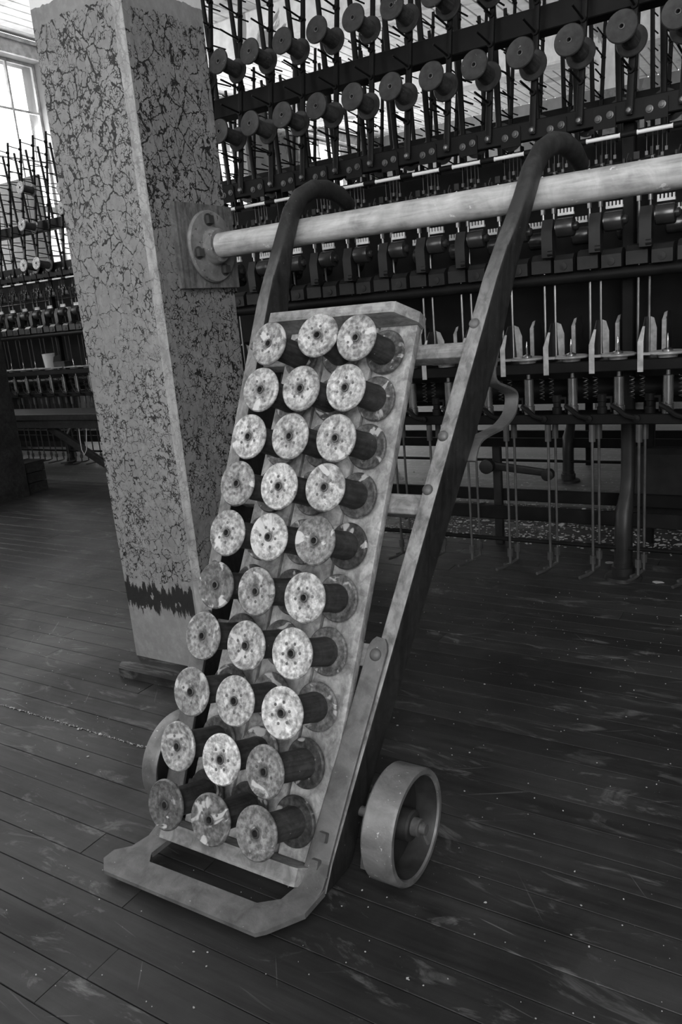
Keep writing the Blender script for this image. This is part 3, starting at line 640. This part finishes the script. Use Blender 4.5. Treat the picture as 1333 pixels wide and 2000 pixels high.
    DS, DR = ('dull_steel', 'roller_iron') if bright else ('far_steel', 'far_steel')
    for k in range(k0, k1 + 1):
        x = ox + k * PITCH
        fb = at('creel_bar', 'creel_bar', 'bar_iron', x, oy - .010, 1.537); rb = at('rear_creel_bar', 'rear_bar', 'bar_iron', x + .015, oy + .49, 1.54)
        if full(x):
            qf = PIN_F.to_track_quat('Z', 'Y').to_euler(); qb = PIN_B.to_track_quat('Z', 'Y').to_euler()
            for z in pins_z:
                put('pin', U['pin'], 'bar_iron', fb, BAR_D * z, qf)
            for z in [.10 + .08 * i for i in range(11)]:
                put('pin', U['pin'], 'bar_iron', rb, BAR_R * z, qb)
        if not detail(x): continue
        at('bar_bolt', 'round_bolt', 'dull_steel', x, oy - .017, 1.537)
        hp = at('hanger_plate', 'hanger_plate', 'machine_iron', x - .077, oy - .0005, 1.530)
        for dx, dz in ((-.019, -.004), (.017, .002)): at('plate_bolt', 'washer_bolt', 'bolt_iron', x - .077 + dx, oy - .0055, 1.535 + dz, hp)
        at('drop_wires', 'drop_wires', 'bolt_iron' if bright else DS, x - .077, oy + .005, 1.475)
        at('guide_tube', 'guide_tube', 'glass_rod', x - .075, oy - .030, 1.468); at('tube_collar', 'tube_collar', 'machine_iron', x + .0015, oy - .030, 1.468)
        at('thread_guide', 'thread_guide', 'block_iron', x - .04, oy - .006, 1.372); at('thread_guide', 'thread_guide', 'block_iron', x + .035, oy + .03, 1.40)
        at('stand_block', 'stand_block', 'block_iron', x - .045, oy - .028, 1.078); at('cap_block', 'cap_block', 'block_iron', x + .032, oy - .020, 1.076)
        lv = at('lever_plate', 'lever_plate', 'block_iron', x - .088, oy - .058, 1.128)
        at('drafting_roller', 'drafting_roller', DR, x - .035, oy - .058, 1.218); at('thread_comb', 'thread_comb', 'comb_white', x - .036, oy - .050, 1.256)
        at('drafting_roller', 'drafting_roller', 'machine_iron', x - .035, oy + .14, 1.20); at('thread_comb', 'thread_comb', 'comb_white', x - .036, oy + .12, 1.240)
        at('spindle_rod', 'spindle_rod', DS, x + .030, oy - .012, 1.09); at('spindle_rod', 'spindle_rod', DS, x + .062, oy + .00, 1.09)
        if bright:
            sp = at('separator', 'separator', 'separator_tin', x - .098, oy - .032, .786)
            put('separator_strip', U['separator_strip'], 'tin_strip', sp); put('separator_strip', U['rear_strip'], 'tin_strip', sp)
            sb_ = at('separator', 'back_separator', 'separator_tin', x - .062, oy + .145, .795); put('separator_strip', U['back_strip'], 'tin_strip', sb_)
        at('ring_disc', 'ring_disc', 'ring_steel', x - .025, oy - .052, .796); at('spindle', 'spindle', 'steel', x - .025, oy - .052, .806)
        at('bolster', 'bolster', 'steel', x - .022, oy - .050, .606); at('clamp_post', 'clamp_post', 'machine_iron', x - .078, oy - .045, .606)
        at('brake_lever', 'brake_lever', 'machine_iron', x - .005, oy - .062, .606); at('spring', 'spring', 'bolt_iron', x + .012, oy - .01, .65); at('spring', 'spring', 'bolt_iron', x + .04, oy + .01, .65)
        at('treadle_rod', 'treadle_rod', 'bolt_iron', x + .045, oy - .058, .57); at('treadle_rod', 'treadle_rod', 'machine_iron', x + .052, oy + .005, .57)
    return o
K0, K1 = -13, 3
m1 = machine('twisting_machine', XB0, YB, K0, K1, 'black cast iron yarn twisting machine behind the pipe rail, with rows of bobbins', lambda x: True, lambda x: True)
la = part('linkage_arm', MB().loft([((-1.17, 3.02, .345), (0, 1, 0), (0, 0, 1), .016, .036, 4), ((-.92, 3.02, .318), (0, 1, 0), (0, 0, 1), .016, .030, 4)], 14), 'block_iron', m1)
for xx, zz, rr in ((-1.175, .345, .030), (-.92, .318, .024)): part('pivot', MB().lathe([(0, 0), (rr, 0), (rr, .03), (rr * .5, .034), (0, .034)], (xx, 3.011, zz), (0, -1, 0), 18), 'block_iron', la)
part('linkage_post', MB().bbox((-1.165, 3.03, .001), (-1.13, 3.055, .42), .003, 2), 'block_iron', m1)
part('gear_box', MB().bbox((-.62, 3.13, .12), (-.15, 3.22, .40), .02, 0), 'block_iron', m1)
OX2, OY2 = -5.30, 4.22
m2 = machine('twisting_machine', OX2, OY2, -8, 40, 'far black yarn twisting machine seen left of the cracked column', lambda x: -6.4 < x < -4.3, lambda x: True, .022, False)
# bobbins on the creel pins
def creel_bobbin(x, z, label, group, oy=YB):
    base = Vector((x, oy - .010, 1.537)) + BAR_D * z; return bobbin(base + PIN_F * .016, PIN_F, label, group, None, random.uniform(0, 6))
for i, k in enumerate(range(K1, K0 - 1, -1)):
    creel_bobbin(XB0 + k * PITCH, pins_z[1] - .012, 'dark bobbin, %s from the right in the lower creel row of the near machine' % ORD[i], 'lower creel row bobbins')
for i, k in enumerate(range(-2, K0 - 1, -1)):
    creel_bobbin(XB0 + k * PITCH, pins_z[4] - .028, 'dark bobbin, %s from the right in the upper creel row of the near machine' % ORD[i], 'upper creel row bobbins')
for i, k in enumerate(range(K1, K0 - 1, -1)):
    base = Vector((XB0 + k * PITCH + .015, YB + .49, 1.54)) + BAR_R * .10
    bobbin(base + PIN_B * .014, PIN_B, 'dark bobbin, %s from the right, low behind the near machine creel beam' % ORD[i], 'rear creel bobbins')
k2 = [(0, .609, .50, 'high', 'left'), (0, .337, .45, 'middle height', 'left'), (0, .035, .5, 'lowest', 'left'), (1, .035, .5, 'lowest', 'second'), (3, .538, .4, 'high', 'right'), (3, .393, .4, 'middle height', 'right')]
for i, (k, p, tn, hh, cc) in enumerate(k2):
    base = Vector((OX2 + k * PITCH, OY2 - .010, 1.537)) + BAR_D * p
    bobbin(base + PIN_F * .016, PIN_F, 'pale ended bobbin on the far machine creel, %s bobbin of the %s column' % (hh, cc), 'far machine bobbins', tn, 0)

# ================================================================== LEFT BACKGROUND
pb = thing('board_partition', (-6.0, 4.95, 0), 'dark boarded partition standing behind the far machine', 'partition')
for i in range(5): part('board', MB().bbox((-6.95 + i * .19, 4.94, .001), (-6.95 + i * .19 + .186, 4.965, 2.44), .003, 2), 'partition_paint', pb)
cb = thing('cabinet', (-4.94, 3.0, 0), 'dark tall wooden cabinet at the left edge', 'cabinet')
part('body', MB().bbox((-5.30, 2.76, .001), (-4.58, 3.26, 1.06), .006, 2), 'dark_wood', cb); part('top', MB().bbox((-5.32, 2.74, 1.061), (-4.57, 3.27, 1.085), .005, 2), 'dark_wood', cb)
part('door', MB().bbox((-5.24, 2.748, .06), (-4.64, 2.7595, 1.02), .004, 2), 'dark_wood', cb)
bx = thing('wooden_crate', (-4.76, 3.34, 0), 'small dark crate on the floor beside the cabinet', 'crate')
for z0, z1 in ((.0, .065), (.07, .135), (.14, .20)):
    part('plank', MB().box((-4.795, 3.28, z0 + .001), (-4.64, 3.295, z1)), 'dark_wood', bx); part('plank', MB().box((-4.795, 3.44, z0 + .001), (-4.64, 3.455, z1)), 'dark_wood', bx)
    part('plank', MB().box((-4.655, 3.2951, z0 + .001), (-4.64, 3.4399, z1)), 'dark_wood', bx); part('plank', MB().box((-4.795, 3.2951, z0 + .001), (-4.78, 3.4399, z1)), 'dark_wood', bx)
part('lid', MB().box((-4.8, 3.275, .2005), (-4.635, 3.46, .212)), 'dark_wood', bx)
tb = thing('trestle_bench', (-4.3, 3.65, 0), 'low dark trestle bench with slanted brace behind the column', 'bench')
part('top', MB().bbox((-6.30, 3.50, .475), (-3.30, 3.82, .52), .004, 0), 'dark_wood', tb); part('apron', MB().bbox((-6.25, 3.51, .42), (-3.35, 3.535, .4745), .003, 0), 'dark_wood', tb)
part('brace', MB().loft([((-4.65, 3.56, .42), (0, 1, 0), (.5, 0, .86), .03, .05, 12), ((-3.85, 3.56, .03), (0, 1, 0), (.5, 0, .86), .03, .05, 12)], 16), 'dark_wood', tb)
for xx in (-6.2, -3.42):
    for y_ in (3.56, 3.74): part('leg', MB().bbox((xx, y_, .0005), (xx + .045, y_ + .045, .4195), .003, 2), 'dark_wood', tb)
sh = thing('tin_cup', (-5.305, OY2 - .045, .7865), 'white flared cup standing on the far machine rail', 'cup')
put('cup_wall', MB().lathe([(0, .001), (.040, .001), (.050, .125), (.054, .128), (.051, .126), (.041, .006), (0, .006)], n=24).mesh('cup_wall'), 'cup_white', sh)
bk2 = thing('cardboard_box', (-5.16, OY2 - .04, .7865), 'open dark box with raised flap beside the white cup', 'box')
put('box_body', MB().box((-.06, -.04, 0), (.07, .05, .06)).mesh('box_body'), 'dark_wood', bk2)
put('flap', MB().add([(-.06, -.041, .06), (.03, -.041, .061), (.06, -.06, .12), (-.02, -.06, .10), (-.06, -.039, .06), (.03, -.039, .061), (.06, -.058, .12), (-.02, -.058, .10)], [(0, 1, 2, 3), (7, 6, 5, 4), (0, 4, 5, 1), (1, 5, 6, 2), (2, 6, 7, 3), (3, 7, 4, 0)]).mesh('flap'), 'dark_wood', bk2)
# yarn wisp hanging under the bench
yw = MB().tube([(-4.33 + a, 3.54 + b, z) for a, b, z in ((0, .01, .42), (.005, 0, .34), (.015, -.01, .27), (.04, -.015, .235), (.065, -.01, .27), (.07, 0, .34), (.075, .01, .42))], .003, 6)
c = recenter(yw); tag(put('yarn_wisp', yw.mesh('yarn_wisp'), 'cup_white', None, c), 'loop of white yarn hanging under the trestle bench', 'yarn')

# ================================================================== LITTER ON THE FLOOR
def chips(name, n, region, smin, smax, label, dens=None):
    mb = MB()
    for _ in range(n):
        x, y = region(); s_ = random.uniform(smin, smax) * (2.2 if random.random() < .06 else 1); a0 = random.uniform(0, 6.28); k = random.choice((4, 5, 6)); z = .0006
        P = [(x + s_ * random.uniform(.5, 1.1) * cos(a0 + 2 * pi * i / k), y + s_ * random.uniform(.4, 1.0) * sin(a0 + 2 * pi * i / k)) for i in range(k)]
        tl = random.uniform(0, .5) * s_
        vs = [(p[0], p[1], z) for p in P] + [(p[0], p[1], z + .0008 + (tl if i < 2 else 0)) for i, p in enumerate(P)]
        mb.add(vs, [tuple(range(k))[::-1], tuple(range(k, 2 * k))] + [(i, (i + 1) % k, (i + 1) % k + k, i + k) for i in range(k)])
    o = put(name, mb.mesh(name), 'paint_chip'); tag(o, label, 'litter', None, 'stuff')
chips('paint_specks', 1100, lambda: (random.uniform(-2.4, .6), random.uniform(.3, 2.6)), .0008, .0022, 'tiny white paint specks scattered over the dark floor')
chips('paint_flakes', 3200, lambda: (random.uniform(-2.6, .3), 3.05 + abs(random.gauss(.2, .42))), .003, .009, 'heap of fallen paint flakes under the near machine')
chips('seam_litter', 300, lambda: (random.uniform(-2.3, -1.30), FB0 + BW * round((1.164 - FB0) / BW) + random.gauss(0, .0022)), .0009, .0026, 'line of pale chips caught in a floor seam beside the left truck wheel')
for px, py, s_ in ((-.66, 2.905, .022), (-.46, 2.74, .02)):
    k = 7; mb = MB(); P = [(s_ * random.uniform(.7, 1.2) * cos(2 * pi * i / k), .6 * s_ * random.uniform(.6, 1.2) * sin(2 * pi * i / k)) for i in range(k)]
    mb.prism(P, 2, 0, .0015)
    tag(put('paint_chip', mb.mesh('paint_chip'), 'paint_chip', None, (px, py, .0008)), 'large white paint chip on the floor %s the curved machine foot' % ('left of' if px < -.6 else 'right of'), 'paint chip')
